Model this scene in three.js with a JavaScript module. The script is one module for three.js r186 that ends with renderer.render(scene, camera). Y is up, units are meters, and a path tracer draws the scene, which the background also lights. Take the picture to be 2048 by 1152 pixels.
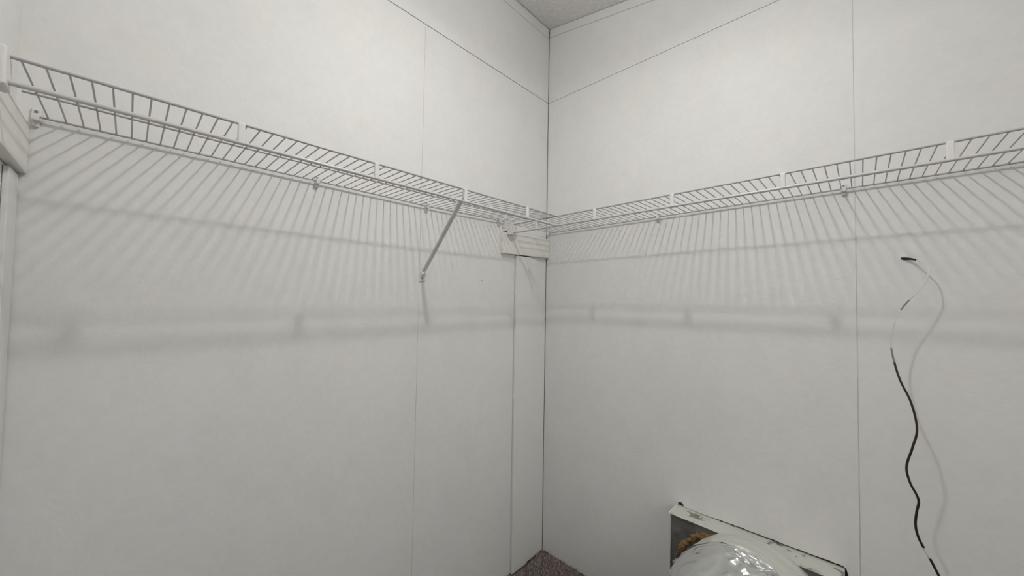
import * as THREE from 'three';
import { RoundedBoxGeometry } from 'three/addons/geometries/RoundedBoxGeometry.js';
import { ImprovedNoise } from 'three/addons/math/ImprovedNoise.js';
import { mergeGeometries } from 'three/addons/utils/BufferGeometryUtils.js';
import { RectAreaLightUniformsLib } from 'three/addons/lights/RectAreaLightUniformsLib.js';

// ------------------------------------------------------------------ camera, light, exposure
// Corner of the two walls = origin. Left wall: plane x = 0 (runs along +z). Right wall: plane z = 0 (runs along +x).
const scene = new THREE.Scene();
scene.background = new THREE.Color(0x000000);
const camera = new THREE.PerspectiveCamera(2 * Math.atan(576 / 732.8) * 180 / Math.PI, 2048 / 1152, 0.02, 30);
camera.position.set(1.296, 1.3809, 1.6381);
camera.rotation.set(0.0328, 0.7614, 0.0172, 'YXZ');

RectAreaLightUniformsLib.init();
const renderer = new THREE.WebGLRenderer();
renderer.toneMapping = THREE.LinearToneMapping;
renderer.toneMappingExposure = 1.46;
renderer.shadowMap.enabled = true;

const LAMP = { x: 0.925, y: 2.615, z: 0.99, size: 0.06, power: 385, glow: 0.38 };   // globe light hanging just under the closet ceiling
const HALL_FILL_LAMP = { x: 3.35, y: 1.82, z: 1.3, size: 0.28, power: 80 };    // unseen uplighter added outside the doorway to supply fill light

// ------------------------------------------------------------------ helpers
const noise = new ImprovedNoise();
let seed = 20240611;
const rnd = () => { seed = (Math.imul(seed, 1664525) + 1013904223) >>> 0; return seed / 4294967296; };
const used = {};
function numbered(n) { const k = used[n] = (used[n] ?? -1) + 1; return k ? n + '_' + String(k).padStart(3, '0') : n; }
function shade(o) { o.castShadow = true; o.receiveShadow = true; return o; }
function mesh(name, geometry, material, parent) {
  const m = shade(new THREE.Mesh(geometry, material)); m.name = name; if (parent) parent.add(m); return m;
}
function thing(name, label, category, group) {
  const o = new THREE.Group(); o.name = numbered(name); o.userData = { label, category };
  if (group) o.userData.group = group;
  scene.add(o); return o;
}
function struct(name, label) {
  const o = new THREE.Group(); o.name = name; o.userData = { kind: 'structure', label, category: name.split('_')[0] }; scene.add(o); return o;
}
function structMesh(name, label, geometry, material) {
  const o = mesh(name, geometry, material, scene); o.userData = { kind: 'structure', label, category: name.split('_')[0] }; return o;
}
// uv in metres from the dominant direction of each face
function uvm(g) {
  g = g.index ? g.toNonIndexed() : g; g.computeVertexNormals();
  const p = g.attributes.position, n = g.attributes.normal, uv = new Float32Array(p.count * 2);
  for (let i = 0; i < p.count; i++) {
    const ax = Math.abs(n.getX(i)), ay = Math.abs(n.getY(i)), az = Math.abs(n.getZ(i));
    const x = p.getX(i), y = p.getY(i), z = p.getZ(i);
    if (ax >= ay && ax >= az) { uv[2 * i] = z; uv[2 * i + 1] = y; } else if (ay >= az) { uv[2 * i] = x; uv[2 * i + 1] = z; } else { uv[2 * i] = x; uv[2 * i + 1] = y; }
  }
  g.setAttribute('uv', new THREE.BufferAttribute(uv, 2)); return g;
}
const box = (x0, x1, y0, y1, z0, z1) => uvm(new THREE.BoxGeometry(x1 - x0, y1 - y0, z1 - z0).translate((x0 + x1) / 2, (y0 + y1) / 2, (z0 + z1) / 2));
const rbox = (x0, x1, y0, y1, z0, z1, r, s = 2) => uvm(new RoundedBoxGeometry(x1 - x0, y1 - y0, z1 - z0, s, r).translate((x0 + x1) / 2, (y0 + y1) / 2, (z0 + z1) / 2));
// prism: polygon in x,y extruded along z from z0 to z1
function prism(pts, z0, z1, holes = []) {
  const s = new THREE.Shape(pts.map(([x, y]) => new THREE.Vector2(x, y)));
  for (const h of holes) s.holes.push(new THREE.Path(h.map(([x, y]) => new THREE.Vector2(x, y))));
  return uvm(new THREE.ExtrudeGeometry(s, { depth: z1 - z0, bevelEnabled: false }).translate(0, 0, z0));
}
const V = (x, y, z) => new THREE.Vector3(x, y, z);
function rod(a, b, r, seg = 10) {
  const d = b.clone().sub(a), L = d.length();
  const g = new THREE.CylinderGeometry(r, r, L, seg, 1); g.translate(0, L / 2, 0);
  g.applyQuaternion(new THREE.Quaternion().setFromUnitVectors(V(0, 1, 0), d.normalize())); return g.translate(a.x, a.y, a.z);
}
function polyTube(points, r, n, seg = 10, tension = 0.5) {
  return new THREE.TubeGeometry(new THREE.CatmullRomCurve3(points, false, 'catmullrom', tension), n, r, seg, false);
}
// tileable value noise texture
function noiseTexture(size, fn, srgb) {
  const d = new Uint8Array(size * size * 4);
  for (let y = 0; y < size; y++) for (let x = 0; x < size; x++) {
    const c = fn(x / size, y / size), i = (y * size + x) * 4;
    for (let k = 0; k < 3; k++) d[i + k] = Math.max(0, Math.min(255, Math.round(c[k] * 255)));
    d[i + 3] = 255;
  }
  const t = new THREE.DataTexture(d, size, size); t.wrapS = t.wrapT = THREE.RepeatWrapping; t.magFilter = THREE.LinearFilter;
  t.minFilter = THREE.LinearMipmapLinearFilter; t.generateMipmaps = true; if (srgb) t.colorSpace = THREE.SRGBColorSpace; t.needsUpdate = true; return t;
}
// periodic value noise with f cells across the tile
function pn(u, v, f, z = 0) {
  const h = (i, j) => { const s = Math.sin(((i % f) + f) % f * 127.1 + ((j % f) + f) % f * 311.7 + z * 74.7) * 43758.5453; return (s - Math.floor(s)) * 2 - 1; };
  const x = u * f, y = v * f, i = Math.floor(x), j = Math.floor(y), a = x - i, b = y - j, A = a * a * (3 - 2 * a), B = b * b * (3 - 2 * b);
  return (h(i, j) * (1 - A) + h(i + 1, j) * A) * (1 - B) + (h(i, j + 1) * (1 - A) + h(i + 1, j + 1) * A) * B;
}
const smooth = (a, b, x) => { const t = Math.max(0, Math.min(1, (x - a) / (b - a))); return t * t * (3 - 2 * t); };

// ------------------------------------------------------------------ materials
const wallColour = noiseTexture(512, (u, v) => {
  const n = 0.006 * pn(u, v, 9, 2) + 0.006 * pn(u, v, 40, 5) + 0.012 * (rnd() - 0.5), t = 0.003 * pn(u, v, 6, 9);
  return [0.930 + n + t, 0.930 + n, 0.922 + n - t];
}, true);
const wallBump = noiseTexture(512, (u, v) => { const n = 0.5 + 0.22 * pn(u, v, 110, 1) + 0.16 * pn(u, v, 52, 8) + 0.08 * (rnd() - 0.5); return [n, n, n]; });
const M = {
  wall: new THREE.MeshStandardMaterial({ color: 0xffffff, map: wallColour, bumpMap: wallBump, bumpScale: 0.00035, roughness: 0.62 }),
  backing: new THREE.MeshStandardMaterial({ color: 0x4a453e, roughness: 0.95 }),
  trim: new THREE.MeshStandardMaterial({ color: 0xededea, roughness: 0.55, bumpMap: wallBump, bumpScale: 0.0003 }),
  cleat: null,
  ceiling: null,
  carpet: null,
  wire: new THREE.MeshPhysicalMaterial({ color: 0xb2b0b1, roughness: 0.36, clearcoat: 0.3, clearcoatRoughness: 0.3 }),  // white coating painted greyer than the rod to suggest shaded undersides
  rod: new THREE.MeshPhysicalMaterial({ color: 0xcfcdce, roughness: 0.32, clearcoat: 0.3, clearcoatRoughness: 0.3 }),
  plastic: new THREE.MeshPhysicalMaterial({ color: 0xe9e7e6, roughness: 0.4 }),
  steel: new THREE.MeshStandardMaterial({ color: 0x8a8680, roughness: 0.4, metalness: 0.8 }),
  braceSteel: new THREE.MeshStandardMaterial({ color: 0xe2e0dd, roughness: 0.4 }),
};
for (const t of [wallColour, wallBump]) t.repeat.set(1 / 0.6, 1 / 0.6);
{
  const c = noiseTexture(256, (u, v) => { const g = 0.005 * noise.noise(u * 6, v * 90, 3.3) + 0.005 * (rnd() - 0.5); return [0.938 + g, 0.932 + g, 0.91 + g]; }, true);
  M.cleat = new THREE.MeshStandardMaterial({ map: c, roughness: 0.5, bumpMap: wallBump, bumpScale: 0.0003 }); c.repeat.set(2, 2);
  const p = noiseTexture(512, (u, v) => { const a = pn(u, v, 60, 4), b = pn(u, v, 120, 12); const n = 0.35 + 0.5 * Math.max(0, a) + 0.35 * Math.max(0, b) + 0.1 * rnd(); return [n, n, n]; });
  p.repeat.set(2, 2);
  const pc = noiseTexture(256, (u, v) => { const n = 0.94 + 0.05 * (rnd() - 0.5) + 0.03 * pn(u, v, 50, 3); return [n, n * 0.995, n * 0.98]; }, true); pc.repeat.set(3, 3);
  M.ceiling = new THREE.MeshStandardMaterial({ map: pc, bumpMap: p, bumpScale: 0.003, roughness: 0.95 });
  const k = noiseTexture(512, (u, v) => { const n = 0.33 + 0.22 * (rnd() - 0.5) + 0.08 * pn(u, v, 60, 2); return [n * 1.05, n * 0.95, n * 0.9]; }, true); k.repeat.set(2, 2);
  M.carpet = new THREE.MeshStandardMaterial({ map: k, bumpMap: k, bumpScale: 0.004, roughness: 1 });
}

// ------------------------------------------------------------------ the room
const H = 2.95, SLOPE = 0.197, XE = 2.2, ZE = 1.815, YJ = 2.516, T = 0.1, P = 0.010, HX = 3.9;
const ceilY = (x) => H - SLOPE * x;
structMesh('floor', 'brown carpeted closet floor in the corner of the white walls', mergeGeometries([box(-T, XE + T, -0.1, 0, -T, ZE + T), box(XE + T, HX + T, -0.1, 0, -0.6 - T, 2.4 + T)]), M.carpet);
structMesh('ceiling', 'sloping popcorn textured ceiling above the closet corner', prism([[-T, ceilY(-T)], [XE + T, ceilY(XE + T)], [XE + T, ceilY(XE + T) + 0.1], [-T, ceilY(-T) + 0.1]], -T, ZE + T), M.ceiling);

{ // left wall: plane x = 0
  const w = struct('wall_left', 'white panelled wall under the long wire shelf with the diagonal brace');
  mesh('wall_core', prism([[-T, -0.05], [-P, -0.05], [-P, ceilY(-P) + 0.02], [-T, ceilY(-T) + 0.02]], -T, ZE + T), M.backing, w);
  const zy = (pts) => { const g = prism(pts.map(([z, y]) => [-z, y]), 0, P).rotateY(Math.PI / 2).translate(-P, 0, 0); return uvm(g); };   // outline in z, y
  mesh('panel', zy([[0.2615, 0], [0.8242, 0], [0.8242, YJ], [0.0028, YJ], [0.0028, 1.668], [0.2615, 1.668]]), M.wall, w);
  mesh('panel', box(-P, 0, 0, 1.666, 0.0028, 0.1452), M.wall, w);
  mesh('panel', box(-P, 0, 0, YJ, 0.8252, ZE), M.wall, w);
  mesh('panel', box(-P, 0, YJ + 0.0036, H, 0.0028, ZE), M.wall, w);
}
// duct opening cut into the right wall: uneven top edge and a drilled notch at its corner
const DUCT = { x0: 0.724, x1: 1.249, y0: 0.03, y1: 0.526, d: 0.085 };
const cut = [];
{
  cut.push([DUCT.x0 - 0.002, DUCT.y0 - 0.004], [DUCT.x1 + 0.006, DUCT.y0 - 0.004], [DUCT.x1 + 0.006, DUCT.y1 - 0.05], [DUCT.x1 + 0.009, DUCT.y1 - 0.02], [DUCT.x1 + 0.004, DUCT.y1 + 0.002]);
  for (let i = 0; i < 46; i++) {
    const t = i / 45, x = DUCT.x1 - 0.004 + t * (DUCT.x0 + 0.032 - DUCT.x1 + 0.004);
    const wide = smooth(0.95, 0.55, t) * 0.0048 + smooth(0.22, 0, t) * 0.002;
    cut.push([x, DUCT.y1 + 0.0018 + wide + (rnd() - 0.5) * 0.0022 * smooth(0.98, 0.7, t)]);
  }
  for (let a = 0; a <= 8; a++) { const th = -0.15 + a / 8 * Math.PI * 1.0; cut.push([DUCT.x0 + 0.013 + 0.0125 * Math.cos(th), DUCT.y1 + 0.004 + 0.0135 * Math.sin(th)]); }
}
{ // right wall: plane z = 0
  const w = struct('wall_right', 'white panelled wall with the duct opening and the hanging wire');
  mesh('wall_core', prism([[-P, -0.05], [XE, -0.05], [XE, ceilY(XE) + 0.02], [-P, ceilY(-P) + 0.02]], -T, -P), M.backing, w);
  mesh('panel', prism([[0.0016, 0], [1.2846, 0], [1.2846, YJ], [0.0016, YJ]], -P, 0, [cut]), M.wall, w);
  mesh('panel', box(1.2874, XE, 0, YJ, -P, 0), M.wall, w);
  mesh('joint_strip', box(1.28465, 1.28735, 0.001, YJ, -P + 0.0005, -0.0022), M.trim, w);
  mesh('panel', prism([[0.0016, YJ + 0.0022], [XE, YJ + 0.0022], [0.0016, ceilY(0)]], -P, 0), M.wall, w);
}
const DO = { z0: 0.48, z1: 1.68, y1: 2.10 };
{ // end wall beyond the frame, x = XE, with a doorway added to let fill light in
  const w = struct('wall_back', 'white end wall with a doorway added for fill light at the low side of the ceiling');
  mesh('panel', box(XE, XE + T, 0, DO.y1, -T, DO.z0), M.wall, w);
  mesh('panel', box(XE, XE + T, 0, DO.y1, DO.z1, ZE + T), M.wall, w);
  mesh('panel', box(XE, XE + T, DO.y1, ceilY(XE) - 0.002, -T, ZE + T), M.wall, w);
}
{ // return wall, z = ZE
  const w = struct('wall_front', 'white return wall carrying the end of the long shelf');
  mesh('wall_core', prism([[-P, -0.05], [XE, -0.05], [XE, ceilY(XE) + 0.02], [-P, ceilY(-P) + 0.02]], ZE + P, ZE + T), M.backing, w);
  mesh('panel', prism([[0, 0], [1.1, 0], [1.1, ceilY(1.1)], [0, ceilY(0)]], ZE, ZE + P), M.wall, w);
  mesh('panel', prism([[1.101, 0], [XE, 0], [XE, ceilY(XE)], [1.101, ceilY(1.101)]], ZE, ZE + P), M.wall, w);
}
{ // the room outside the doorway
  const w = struct('wall_hall', 'plain white walls of the room outside the closet doorway');
  mesh('panel', box(HX, HX + T, 0, 2.42, -0.6, 2.4), M.wall, w);
  mesh('panel', box(XE + T, HX + T, 0, 2.42, -0.6 - T, -0.6), M.wall, w);
  mesh('panel', box(XE + T, HX + T, 0, 2.42, 2.4, 2.4 + T), M.wall, w);
  mesh('panel', box(XE, XE + T, 0, 2.42, -0.6 - T, -T), M.wall, w);
  mesh('panel', box(XE, XE + T, 0, 2.42, ZE + T, 2.4 + T), M.wall, w);
  structMesh('ceiling_hall', 'plain ceiling of the room outside the closet', box(XE + T, HX + T, 2.42, 2.52, -0.6 - T, 2.4 + T), M.ceiling);
}
// trims
structMesh('trim_1', 'narrow white batten along the ceiling above the long shelf', rbox(0.0004, 0.007, 2.895, H - 0.0045, 0.012, ZE - 0.002, 0.0015), M.trim);
structMesh('trim_2', 'narrow white batten along the sloping ceiling edge', prism([[0.010, ceilY(0.010) - 0.046], [XE - 0.005, ceilY(XE) - 0.045], [XE - 0.005, ceilY(XE) - 0.002], [0.010, ceilY(0.010) - 0.002]], 0.0004, 0.007), M.trim);
structMesh('trim_3', 'tall white board standing in the corner below the shelf cleat', rbox(-P + 0.0005, 0.013, 0.004, 1.611, 0.1456, 0.2585, 0.0012), M.trim);
structMesh('trim_4', 'slim white strip beside the tall corner board', rbox(0.0004, 0.006, 0.004, 1.611, 0.083, 0.1452, 0.001), M.trim);
structMesh('trim_5', 'flat white upright strip below the cleat on the return wall', rbox(0.003, 0.088, 0.002, 1.628, ZE - 0.009, ZE - 0.0005, 0.002), M.trim);
{
  const w = struct('trim_6', 'white casing around the doorway added for fill light'); const x0 = XE - 0.012, x1 = XE - 0.0005;
  mesh('side_casing', rbox(x0, x1, 0.002, DO.y1 + 0.06, DO.z0 - 0.06, DO.z0, 0.003), M.trim, w);
  mesh('side_casing', rbox(x0, x1, 0.002, DO.y1 + 0.06, DO.z1, DO.z1 + 0.06, 0.003), M.trim, w);
  mesh('head_casing', rbox(x0, x1, DO.y1, DO.y1 + 0.06, DO.z0, DO.z1, 0.003), M.trim, w);
}

// ------------------------------------------------------------------ ceiling lights
{ // frosted globe on a short neck: most of its light leaves downwards, the rest all round
  const t = thing('ceiling_light', 'small frosted globe light hanging under the sloping closet ceiling', 'light'), L = LAMP, top = ceilY(L.x), R = 0.042, yc = L.y + R + 0.002;
  const lathe = (pts) => new THREE.LatheGeometry(pts.map(([a, b]) => new THREE.Vector2(a, b)), 36);
  mesh('canopy', lathe([[0, 0.012], [0.055, 0.012], [0.055, -0.008], [0.046, -0.016], [0, -0.018]]).rotateZ(-Math.atan(SLOPE)), M.plastic, t);
  mesh('neck', lathe([[0, -0.012], [0.017, -0.014], [0.017, yc + R - top + 0.006], [0.03, yc + R - top + 0.002], [0.03, yc + R - top - 0.010], [0, yc + R - top - 0.010]]), M.plastic, t);
  mesh('globe', new THREE.SphereGeometry(R, 36, 24, 0, Math.PI * 2, 0.42, Math.PI - 0.42).translate(0, yc - top, 0), new THREE.MeshStandardMaterial({ color: 0xffffff, emissive: 0xfff8ee, emissiveIntensity: 4, roughness: 0.5, side: THREE.DoubleSide }), t);
  t.position.set(L.x, top, L.z);
  const a = new THREE.RectAreaLight(new THREE.Color(1, 0.985, 0.972), L.power, L.size, L.size);
  a.position.set(0, L.y - top - 0.002, 0); a.rotation.x = -Math.PI / 2; a.name = 'lamp_light'; a.castShadow = true; t.add(a);
  const p = new THREE.PointLight(new THREE.Color(1, 0.985, 0.972), L.glow, 0, 2); p.position.set(0, yc - top, 0); p.name = 'lamp_glow'; p.castShadow = true; p.shadow.radius = 1.5; t.add(p);
}
{ // fill lamp added out of view: it lights that room's ceiling, which fills the closet through the doorway
  const t = thing('added_fill_lamp', 'white uplighter added unseen outside the closet as fill light', 'lamp'), L = HALL_FILL_LAMP, r = L.size / Math.PI ** 0.5 * 1.03;
  mesh('base', new THREE.CylinderGeometry(0.13, 0.14, 0.025, 32).translate(0, 0.0125, 0), M.plastic, t);
  mesh('pole', new THREE.CylinderGeometry(0.012, 0.012, L.y - 0.14, 16).translate(0, (L.y - 0.14) / 2 + 0.025, 0), M.plastic, t);
  mesh('bowl', new THREE.LatheGeometry([[0.012, -0.12], [r * 0.6, -0.09], [r + 0.004, -0.01], [r + 0.02, 0.03], [r + 0.016, 0.03], [r, -0.008], [0, -0.01]].map(([a, b]) => new THREE.Vector2(a, L.y + b)), 40), M.plastic, t);
  mesh('lens', new THREE.CylinderGeometry(r - 0.001, r - 0.001, 0.004, 40).translate(0, L.y - 0.006, 0), new THREE.MeshStandardMaterial({ color: 0xffffff, emissive: 0xfff4e6, emissiveIntensity: 3, roughness: 0.6 }), t);
  t.position.set(L.x, 0, L.z);
  const a = new THREE.RectAreaLight(new THREE.Color(1, 0.992, 0.982), L.power, L.size, L.size); a.position.set(0, L.y, 0); a.rotation.x = Math.PI / 2; a.name = 'lamp_light'; a.castShadow = true; t.add(a);
}

// ------------------------------------------------------------------ wire shelves
const YS = 1.7589, YL = 1.7164, TR = 0.0072;
// the shelf is built in its own frame: s = distance along the wall, d = distance out from the wall; place(s, y, d) gives a point
function wireShelf(o) {
  const t = thing('wire_shelf', o.label, 'shelf', 'wire shelves of the closet');
  const pl = o.place, rise = o.rise, back = o.back;
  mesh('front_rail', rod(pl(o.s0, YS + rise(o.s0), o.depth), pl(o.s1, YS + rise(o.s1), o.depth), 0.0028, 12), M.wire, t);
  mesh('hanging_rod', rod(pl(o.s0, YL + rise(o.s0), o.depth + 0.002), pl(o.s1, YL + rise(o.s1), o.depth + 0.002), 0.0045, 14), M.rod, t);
  const bs = [], ms = [];
  for (let i = 0; i <= 12; i++) { const s = o.sb0 + (o.sb1 - o.sb0) * i / 12; bs.push(pl(s, YS + back(s), 0.012)); ms.push(pl(s, YS - 0.001 + (rise(s) + back(s)) / 2, o.mid)); }
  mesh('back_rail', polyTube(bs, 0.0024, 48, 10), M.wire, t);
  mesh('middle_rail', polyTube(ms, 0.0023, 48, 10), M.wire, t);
  for (const s of o.wires) {      // welded between the back rail and the front rail
    const yb = YS + back(s) + 0.0026, yf = YS + rise(s) + 0.0006, dd = o.depth;
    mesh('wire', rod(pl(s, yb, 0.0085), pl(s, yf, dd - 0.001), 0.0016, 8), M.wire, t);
  }
  for (const s of o.posts) {
    const y0 = YL + rise(s) - 0.003, y1 = YS + rise(s) + 0.002;
    const g = new RoundedBoxGeometry(0.0135, y1 - y0, 0.0085, 3, 0.0035);
    const m = mesh('rod_support', g, M.plastic, t); m.position.copy(pl(s, (y0 + y1) / 2, o.depth + 0.003)); m.rotation.y = o.turn;
  }
  for (const s of o.clips) {
    const c = pl(s, YS + back(s), 0);
    const g = mergeGeometries([
      new RoundedBoxGeometry(0.014, 0.030, 0.004, 2, 0.0018).translate(0, 0.004, 0.0025),
      new RoundedBoxGeometry(0.012, 0.006, 0.019, 2, 0.0025).translate(0, -0.0068, 0.0095),
      new RoundedBoxGeometry(0.012, 0.014, 0.0045, 2, 0.002).translate(0, -0.003, 0.0178),
      new RoundedBoxGeometry(0.010, 0.012, 0.006, 2, 0.002).translate(0, -0.015, 0.004)]);
    const m = mesh('wall_clip', g, M.plastic, t); m.position.copy(c); m.rotation.y = o.turn;
    const sc = mesh('screw', new THREE.CylinderGeometry(0.0026, 0.0026, 0.003, 10).rotateX(Math.PI / 2).translate(0, 0.0125, 0.005), M.steel, m);
  }
  return t;
}
const bump = (s, a, b, h) => h * smooth(a, b, s);
const wl = []; for (let k = -0; k <= 57; k++) wl.push(1.771 - 0.02535 * k);
const backL = (z) => 0.011 * (1 - smooth(0.36, 0.85, z));
const left = wireShelf({
  label: 'white wire shelf with a diagonal brace along the wall with the small nails', depth: 0.3108, mid: 0.160, s0: 1.789, s1: 0.3205, sb0: 1.788, sb1: 0.345,
  wires: wl, posts: [1.478, 1.1677, 0.848, 0.5233], clips: [1.788, 1.221, 0.803, 0.390], rise: (z) => -0.0014 * z + 0.001, back: backL,
  place: (s, y, d) => V(d, y, s), turn: Math.PI / 2,
});
const wr = []; for (let k = -46; k <= 38; k++) { const x = 1.2002 + 0.0258 * k; if (x > 0.02 && x < XE - 0.02) wr.push(x); }
const right = wireShelf({
  label: 'white wire shelf above the hanging wire and the duct opening', depth: 0.32, mid: 0.1623, s0: 0.046, s1: XE - 0.03, sb0: 0.012, sb1: XE - 0.012,
  wires: wr, posts: [0.192, 0.5051, 0.8165, 1.1333, 1.4506, 1.767, 2.08], clips: [0.020, 0.6411, 1.2573, 1.87], rise: (x) => TR * x - 0.001, back: (x) => TR * x,
  place: (s, y, d) => V(s, y, d), turn: 0,
});
function endBracket(parent, x0, x1, z0, z1, y0, y1, flange, screws) {
  const b = mesh('end_bracket', mergeGeometries([rbox(x0, x1, y0, y1, z0, z1, 0.004, 3), rbox(...flange, 0.0015)]), M.plastic, parent);
  for (const [x, y, z, ax] of screws) { const g = new THREE.CylinderGeometry(0.003, 0.003, 0.0025, 10); if (ax === 'x') g.rotateZ(Math.PI / 2); else g.rotateX(Math.PI / 2); mesh('screw', g.translate(x, y, z), M.steel, b); }
}
// right shelf carried at the left wall, on top of the cleat board
endBracket(right, 0.0205, 0.047, 0.299, 0.345, 1.7045, 1.7645, [0.0008, 0.022, 1.7245, 1.784, 0.288, 0.354], [[0.0225, 1.776, 0.303, 'x'], [0.0225, 1.776, 0.339, 'x']]);
endBracket(right, XE - 0.046, XE - 0.001, 0.301, 0.339, 1.7205, 1.779, [XE - 0.0055, XE - 0.001, 1.737, 1.80, 0.288, 0.354], []);
endBracket(left, 0.288, 0.334, 1.781, ZE - 0.0205, 1.7035, 1.7665, [0.276, 0.346, 1.739, 1.776, ZE - 0.022, ZE - 0.001], []);
{ // diagonal brace from the front of the long shelf down to the wall
  const a = V(0.304, 1.729, 0.852), b = V(0.0165, 1.4905, 0.8145), d = b.clone().sub(a), L = d.length();
  const g = new RoundedBoxGeometry(0.0165, 0.009, L, 3, 0.0035).translate(0, 0, L / 2);
  const zA = d.clone().normalize(), xA = V(0, 0, -1).addScaledVector(zA, zA.z).normalize(), yA = zA.clone().cross(xA);
  g.applyMatrix4(new THREE.Matrix4().makeBasis(xA, yA, zA).setPosition(a));
  const br = mesh('support_brace', g, M.braceSteel, left); br.userData.label = 'pale grey diagonal brace bar';
  mesh('foot_plate', mergeGeometries([rbox(0.0006, 0.0045, 1.4500, 1.4795, 0.798, 0.827, 0.0012), rbox(0.004, 0.017, 1.470, 1.4865, 0.8045, 0.8062, 0.0006), rbox(0.004, 0.017, 1.470, 1.4865, 0.8225, 0.8242, 0.0006)]), M.plastic, br);
  mesh('screw', new THREE.CylinderGeometry(0.0032, 0.0032, 0.003, 10).rotateZ(Math.PI / 2).translate(0.006, 1.4635, 0.8125), M.steel, br);
  mesh('hook', mergeGeometries([rod(V(0.304, 1.729, 0.852), V(0.3105, 1.752, 0.853), 0.004, 8), rod(V(0.3105, 1.752, 0.853), V(0.3165, 1.757, 0.853), 0.003, 8)]), M.braceSteel, br);
}

// ------------------------------------------------------------------ cleat boards and nails
{
  const c = mesh(numbered('shelf_cleat'), rbox(0.0008, 0.0195, -0.053, 0.053, -0.183, 0.183, 0.0018), M.cleat, scene);
  c.position.set(0, 1.6695, 0.1855); c.rotation.x = 0.022;
  c.userData = { label: 'short cream cleat board in the corner above the tall corner board', category: 'board' };
  const c2 = mesh(numbered('shelf_cleat'), rbox(0.0025, 0.46, 1.633, 1.737, ZE - 0.0195, ZE - 0.0008, 0.0018), M.cleat, scene);
  c2.userData = { label: 'white cleat board on the return wall under the shelf end', category: 'board' };
}
const nailGeo = mergeGeometries([new THREE.CylinderGeometry(0.0022, 0.0022, 0.0016, 10).rotateZ(Math.PI / 2).translate(0.0011, 0, 0), new THREE.CylinderGeometry(0.001, 0.001, 0.006, 8).rotateZ(Math.PI / 2).translate(-0.002, 0, 0)]);
const darkNail = new THREE.MeshStandardMaterial({ color: 0x3a3733, roughness: 0.5, metalness: 0.5 }), paleNail = new THREE.MeshStandardMaterial({ color: 0x9b9893, roughness: 0.5, metalness: 0.3 });
for (const [y, z, m, label, s] of [[1.4682, 0.4878, darkNail, 'small dark nail head in the white wall below the shelf', 1], [1.4739, 0.3725, paleNail, 'tiny pale nail head in the wall near the corner board', 0.6]]) {
  const n = mesh(numbered('nail'), nailGeo, m, scene); n.position.set(0.0003, y, z); n.scale.set(1, s, s); n.userData = { label, category: 'nail', group: 'nails in the wall' };
}

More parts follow.
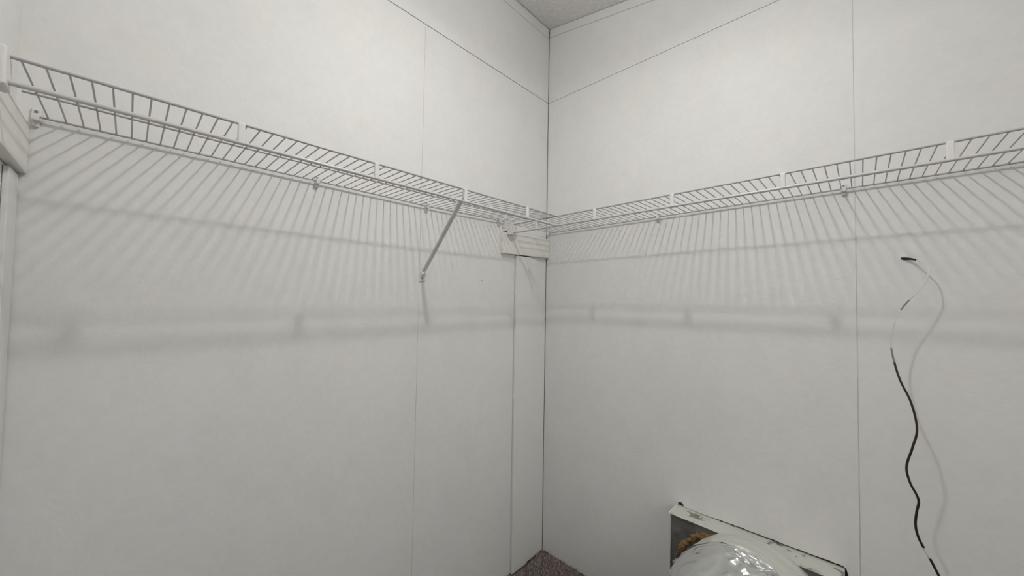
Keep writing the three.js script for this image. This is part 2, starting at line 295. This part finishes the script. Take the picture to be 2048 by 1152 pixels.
// ------------------------------------------------------------------ duct box and foil duct
{
  const t = thing('duct_box', 'shallow metal box framing the duct opening low on the wall', 'duct box');
  const D = DUCT, th = 0.0025;
  const dirty = noiseTexture(512, (u, v) => {
    const a = smooth(0.05, 0.8, pn(u, v, 5, 3) + 0.5 * pn(u, v, 17, 6)), b = smooth(0.62, 0.9, pn(u, v, 23, 14) + 0.35 * pn(u, v, 61, 4)), g = 0.02 * (rnd() - 0.5);
    const k = 1 - 0.2 * a - 0.34 * b;
    return [0.82 * k + g, 0.82 * k + g - 0.006 * a, 0.79 * k + g - 0.025 * a];
  }, true); dirty.repeat.set(2.2, 2.2);
  const white = new THREE.MeshStandardMaterial({ map: dirty, roughness: 0.55 });
  const zinc = noiseTexture(256, (u, v) => { const n = 0.43 + 0.05 * pn(u, v, 12, 3) + 0.03 * pn(u, v, 40, 7) + 0.02 * (rnd() - 0.5); return [n, n, n * 0.98]; }, true); zinc.repeat.set(3, 3);
  const grey = new THREE.MeshStandardMaterial({ map: zinc, roughness: 0.6, metalness: 0.25 });
  mesh('top_panel', rbox(D.x0, D.x1, D.y1 - th, D.y1, -0.009, D.d, 0.001), white, t).userData.label = 'dirty white top panel';
  mesh('bottom_panel', rbox(D.x0, D.x1, D.y0, D.y0 + th, -0.009, D.d, 0.001), white, t);
  mesh('side_panel', rbox(D.x0, D.x0 + th, D.y0 + th, D.y1 - th, -0.009, D.d, 0.001), white, t);
  mesh('side_panel', rbox(D.x1 - th, D.x1, D.y0 + th, D.y1 - th, -0.009, D.d, 0.001), white, t);
  mesh('front_plate', box(D.x0 + th, D.x1 - th, D.y0 + th, D.y1 - th, D.d - 0.012, D.d - 0.008), grey, t).userData.label = 'dull grey metal front plate';
  mesh('corner_strip', rbox(D.x0 - 0.004, D.x0 + 0.0005, D.y1 - 0.006, D.y1 + 0.003, 0.002, D.d + 0.001, 0.0015), M.trim, t);
  // lumpy brown foam and glue squeezed out around the duct, on the front plate
  const foamM = new THREE.MeshStandardMaterial({ color: new THREE.Color().setRGB(0.27, 0.165, 0.07), roughness: 0.9, side: THREE.DoubleSide });
  function foam(pts, r0) {
    const cv = new THREE.CatmullRomCurve3(pts.map(([x, y]) => V(x, y, D.d - 0.006))), N = 90, NB = 14, fp = [], fi = [];
    for (let i = 0; i <= N; i++) {
      const u = i / N, p = cv.getPoint(u), tan = cv.getTangent(u), nx = -tan.y, ny = tan.x, end = Math.sqrt(Math.max(0, 1 - (2 * u - 1) ** 8));
      for (let j = 0; j < NB; j++) {
        const b = j / NB * 2 * Math.PI, l = noise.noise(p.x * 55, p.y * 55, 2 + Math.cos(b)), l2 = noise.noise(p.x * 150, p.y * 150 + Math.sin(b) * 3, 5 + Math.cos(b) * 3);
        const r = end * r0 * (0.75 + 0.9 * l + 0.4 * l2);
        fp.push(p.x + nx * r * Math.cos(b), p.y + ny * r * Math.cos(b), p.z + r * 0.9 * Math.sin(b));
      }
    }
    for (let i = 0; i < N; i++) for (let j = 0; j < NB; j++) { const j2 = (j + 1) % NB, A = i * NB + j, B = (i + 1) * NB + j, C = (i + 1) * NB + j2, E = i * NB + j2; fi.push(A, B, C, A, C, E); }
    const g = new THREE.BufferGeometry(); g.setAttribute('position', new THREE.Float32BufferAttribute(fp, 3)); g.setIndex(fi); g.computeVertexNormals();
    mesh('foam_seal', g, foamM, t).userData.label = 'brown foam and glue around the duct';
  }
  foam([[0.748, 0.365], [0.768, 0.408], [0.795, 0.445], [0.823, 0.476], [0.855, 0.494], [0.89, 0.506], [0.93, 0.516]], 0.012);
  foam([[1.13, 0.505], [1.17, 0.494], [1.20, 0.470], [1.22, 0.44], [1.235, 0.40]], 0.011);
}
{
  const t = thing('foil_duct', 'large round silver foil duct coming out of the wall box', 'duct');
  // centre line and radius
  const C = [[1.03, 0.350, 0.078, 0.198], [1.03, 0.351, 0.10, 0.209], [1.028, 0.351, 0.12, 0.213], [1.016, 0.352, 0.16, 0.220], [1.006, 0.350, 0.195, 0.221], [1.004, 0.347, 0.225, 0.229], [1.012, 0.328, 0.31, 0.234], [1.015, 0.26, 0.41, 0.232], [1.015, 0.16, 0.48, 0.232], [1.012, 0.08, 0.50, 0.232], [1.01, 0.012, 0.51, 0.232]];
  const path = new THREE.CatmullRomCurve3(C.map(([x, y, z]) => V(x, y, z))), rad = new THREE.CatmullRomCurve3(C.map(([, , , r], i) => V(r, i, 0)));
  function band(u0, u1, N, NA, amp) {
    const p = [], idx = [];
    for (let i = 0; i <= N; i++) {
      const u = u0 + (u1 - u0) * i / N, k = u * (C.length - 1) / (C.length - 1), c = path.getPoint(k), tan = path.getTangent(k), r = rad.getPoint(k).x;
      const side = V(1, 0, 0).addScaledVector(tan, -tan.x).normalize(), up = side.clone().cross(tan).negate().normalize();
      for (let j = 0; j < NA; j++) {
        const a = j / NA * 2 * Math.PI, ca = Math.cos(a), sa = Math.sin(a);
        const q = V(ca * 2.3, sa * 2.3, u * 15);
        // sharp crumples: folded noise
        const f = (s, o) => 1 - Math.abs(noise.noise(q.x * s + o, q.y * s - o, q.z * s + o * 0.7)) * 2;
        const w = amp(u, a);
        const dr = w * (0.020 * (f(0.9, 3.1) - 0.75) + 0.013 * (f(1.9, 8.3) - 0.6) + 0.0022 * (f(4.6, 1.7) - 0.5)) + 0.0008 * noise.noise(q.x * 3, q.y * 3, q.z * 3);
        p.push(c.x + (side.x * ca + up.x * sa) * (r + dr), Math.max(0.002, c.y + (side.y * ca + up.y * sa) * (r + dr)), c.z + (side.z * ca + up.z * sa) * (r + dr));
      }
    }
    for (let i = 0; i < N; i++) for (let j = 0; j < NA; j++) { const j2 = (j + 1) % NA, A = i * NA + j, B = (i + 1) * NA + j, D = (i + 1) * NA + j2, E = i * NA + j2; idx.push(A, D, B, A, E, D); }
    const g = new THREE.BufferGeometry(); g.setAttribute('position', new THREE.Float32BufferAttribute(p, 3)); g.setIndex(idx); g.computeVertexNormals(); return g;
  }
  const foil = new THREE.MeshStandardMaterial({ color: 0xdfe1e0, metalness: 0.95, roughness: 0.2, side: THREE.DoubleSide });
  const tape = new THREE.MeshStandardMaterial({ color: 0xdcded8, metalness: 0.45, roughness: 0.42, side: THREE.DoubleSide });
  mesh('collar', band(0, 0.41, 60, 260, (u) => 0.12 + 0.3 * smooth(0.3, 0.41, u)), tape, t).userData.label = 'smooth pale tape collar';
  mesh('foil_sleeve', band(0.40, 1, 170, 300, (u, a) => 0.2 + 0.8 * Math.max(smooth(1.85, 1.5, a), smooth(2.55, 2.75, a))), foil, t).userData.label = 'crumpled shiny foil sleeve';
}

// ------------------------------------------------------------------ electric cable hanging from the wall
{
  const t = thing('electric_cable', 'loose brown and white electric cable hanging from a hole in the wall', 'cable');
  // points: pixel-independent coordinates on the right wall, with distance out from it
  const W = CABLE_POINTS();
  const curve = new THREE.CatmullRomCurve3(W, false, 'centripetal');
  function piece(name, u0, u1, r0, r1, m, label) {
    const N = Math.max(8, Math.round((u1 - u0) * 260)), seg = 10, p = [], idx = [];
    let nrm = V(0, 0, 1);
    for (let i = 0; i <= N; i++) {
      const u = u0 + (u1 - u0) * i / N, c = curve.getPoint(u), tan = curve.getTangent(u); nrm = nrm.addScaledVector(tan, -nrm.dot(tan)).normalize(); const bi = tan.clone().cross(nrm), r = r0 + (r1 - r0) * i / N;
      for (let j = 0; j < seg; j++) { const a = j / seg * 2 * Math.PI; p.push(c.x + r * (nrm.x * Math.cos(a) + bi.x * Math.sin(a)), c.y + r * (nrm.y * Math.cos(a) + bi.y * Math.sin(a)), c.z + r * (nrm.z * Math.cos(a) + bi.z * Math.sin(a))); }
    }
    for (let i = 0; i < N; i++) for (let j = 0; j < seg; j++) { const j2 = (j + 1) % seg, A = i * seg + j, B = (i + 1) * seg + j, D = (i + 1) * seg + j2, E = i * seg + j2; idx.push(A, B, D, A, D, E); }
    const e = p.length / 3, c0 = curve.getPoint(u0), c1 = curve.getPoint(u1); p.push(c0.x, c0.y, c0.z, c1.x, c1.y, c1.z);
    for (let j = 0; j < seg; j++) { const j2 = (j + 1) % seg; idx.push(e, j, j2, e + 1, N * seg + j2, N * seg + j); }
    const g = new THREE.BufferGeometry(); g.setAttribute('position', new THREE.Float32BufferAttribute(p, 3)); g.setIndex(idx); g.computeVertexNormals();
    const o = mesh(name, g, m, t); if (label) o.userData.label = label; return o;
  }
  const black = new THREE.MeshStandardMaterial({ color: 0x17130f, roughness: 0.6 }), brown = new THREE.MeshStandardMaterial({ color: 0x2a1512, roughness: 0.4 });
  const paint = new THREE.MeshStandardMaterial({ color: 0xe2e0da, roughness: 0.5 }), greyP = new THREE.MeshStandardMaterial({ color: 0x8e8b86, roughness: 0.5 });
  const U = (i) => i / (W.length - 1);
  piece('cable_end', 0, U(1.7), 0.0048, 0.0022, black, 'black taped cable end');
  piece('painted_sheath', U(1.6), U(6.4), 0.0019, 0.0019, paint, 'white painted stretch of cable');
  piece('bare_stretch', U(6.4), U(7.2), 0.0019, 0.0019, greyP, 'grey stretch of cable');
  piece('painted_sheath', U(7.2), U(10.2), 0.0018, 0.0022, paint, 'white painted stretch of cable');
  piece('bare_stretch', U(10.2), U(11.1), 0.0022, 0.0026, greyP, 'grey stretch of cable');
  piece('brown_sheath', U(11.1), U(21.8), 0.0026, 0.0030, brown, 'dark brown cable sheath');
  piece('painted_sheath', U(21.8), U(22.6), 0.0028, 0.0028, paint, 'white paint patch on the cable');
  piece('brown_sheath', U(22.6), 1, 0.0030, 0.0030, brown, 'dark brown cable sheath');
}
function CABLE_POINTS() { return [ /*CABLE*/ [1.3876, 1.5295, -0.0040], [1.4063, 1.5253, 0.0120], [1.4210, 1.5167, 0.0300], [1.4340, 1.5027, 0.0480], [1.4364, 1.4758, 0.0600], [1.4288, 1.4499, 0.0670], [1.4067, 1.4154, 0.0740], [1.3832, 1.3787, 0.0800], [1.3685, 1.3447, 0.0830], [1.3608, 1.3048, 0.0850], [1.3583, 1.2681, 0.0870], [1.3637, 1.2226, 0.0910], [1.3748, 1.1703, 0.0970], [1.3950, 1.1116, 0.1040], [1.4050, 1.0390, 0.1100], [1.3957, 0.9891, 0.1130], [1.3835, 0.9306, 0.1140], [1.3897, 0.8911, 0.1130], [1.4053, 0.8483, 0.1110], [1.4012, 0.8123, 0.1100], [1.3990, 0.7766, 0.1080], [1.4043, 0.7442, 0.1060], [1.4161, 0.7146, 0.1030], [1.4296, 0.6836, 0.1000], [1.4411, 0.6548, 0.0970], [1.4711, 0.5848, 0.0870], [1.4911, 0.5048, 0.0670], [1.4911, 0.4148, 0.0470] ].map(([x, y, z]) => V(x, y, z)); }

// ------------------------------------------------------------------ carpet pile
{
  const g = new THREE.ConeGeometry(0.0032, 0.013, 4, 1, true).translate(0, 0.0055, 0);
  const step = 0.0062, nx = Math.floor((XE - 0.004) / step), nz = Math.floor((ZE - 0.004) / step);
  const spots = [];
  for (let i = 0; i < nx; i++) for (let j = 0; j < nz; j++) {
    const x = 0.004 + (i + 0.15 + 0.7 * rnd()) * step, z = 0.004 + (j + 0.15 + 0.7 * rnd()) * step;
    if (x < 0.023 && z > 0.08 && z < 0.262) continue;
    spots.push([x, z]);
  }
  const im = new THREE.InstancedMesh(g, new THREE.MeshStandardMaterial({ color: 0xffffff, roughness: 1, side: THREE.DoubleSide }), spots.length);
  const o = new THREE.Object3D(), c = new THREE.Color();
  spots.forEach(([x, z], i) => {
    o.position.set(x, 0, z); o.rotation.set((rnd() - 0.5) * 0.9, rnd() * 6.28, (rnd() - 0.5) * 0.9); o.scale.setScalar(0.8 + 0.5 * rnd()); o.updateMatrix(); im.setMatrixAt(i, o.matrix);
    const k = 0.13 + 0.30 * rnd() * (1 + 0.5 * noise.noise(x * 60, z * 60, 1)); c.setRGB(k * 1.12, k * 0.93, k * 0.84); im.setColorAt(i, c);
  });
  im.name = 'carpet_pile'; im.userData = { kind: 'stuff', label: 'short brown and grey speckled carpet pile on the closet floor', category: 'carpet' };
  scene.add(shade(im));
}

renderer.render(scene, camera);
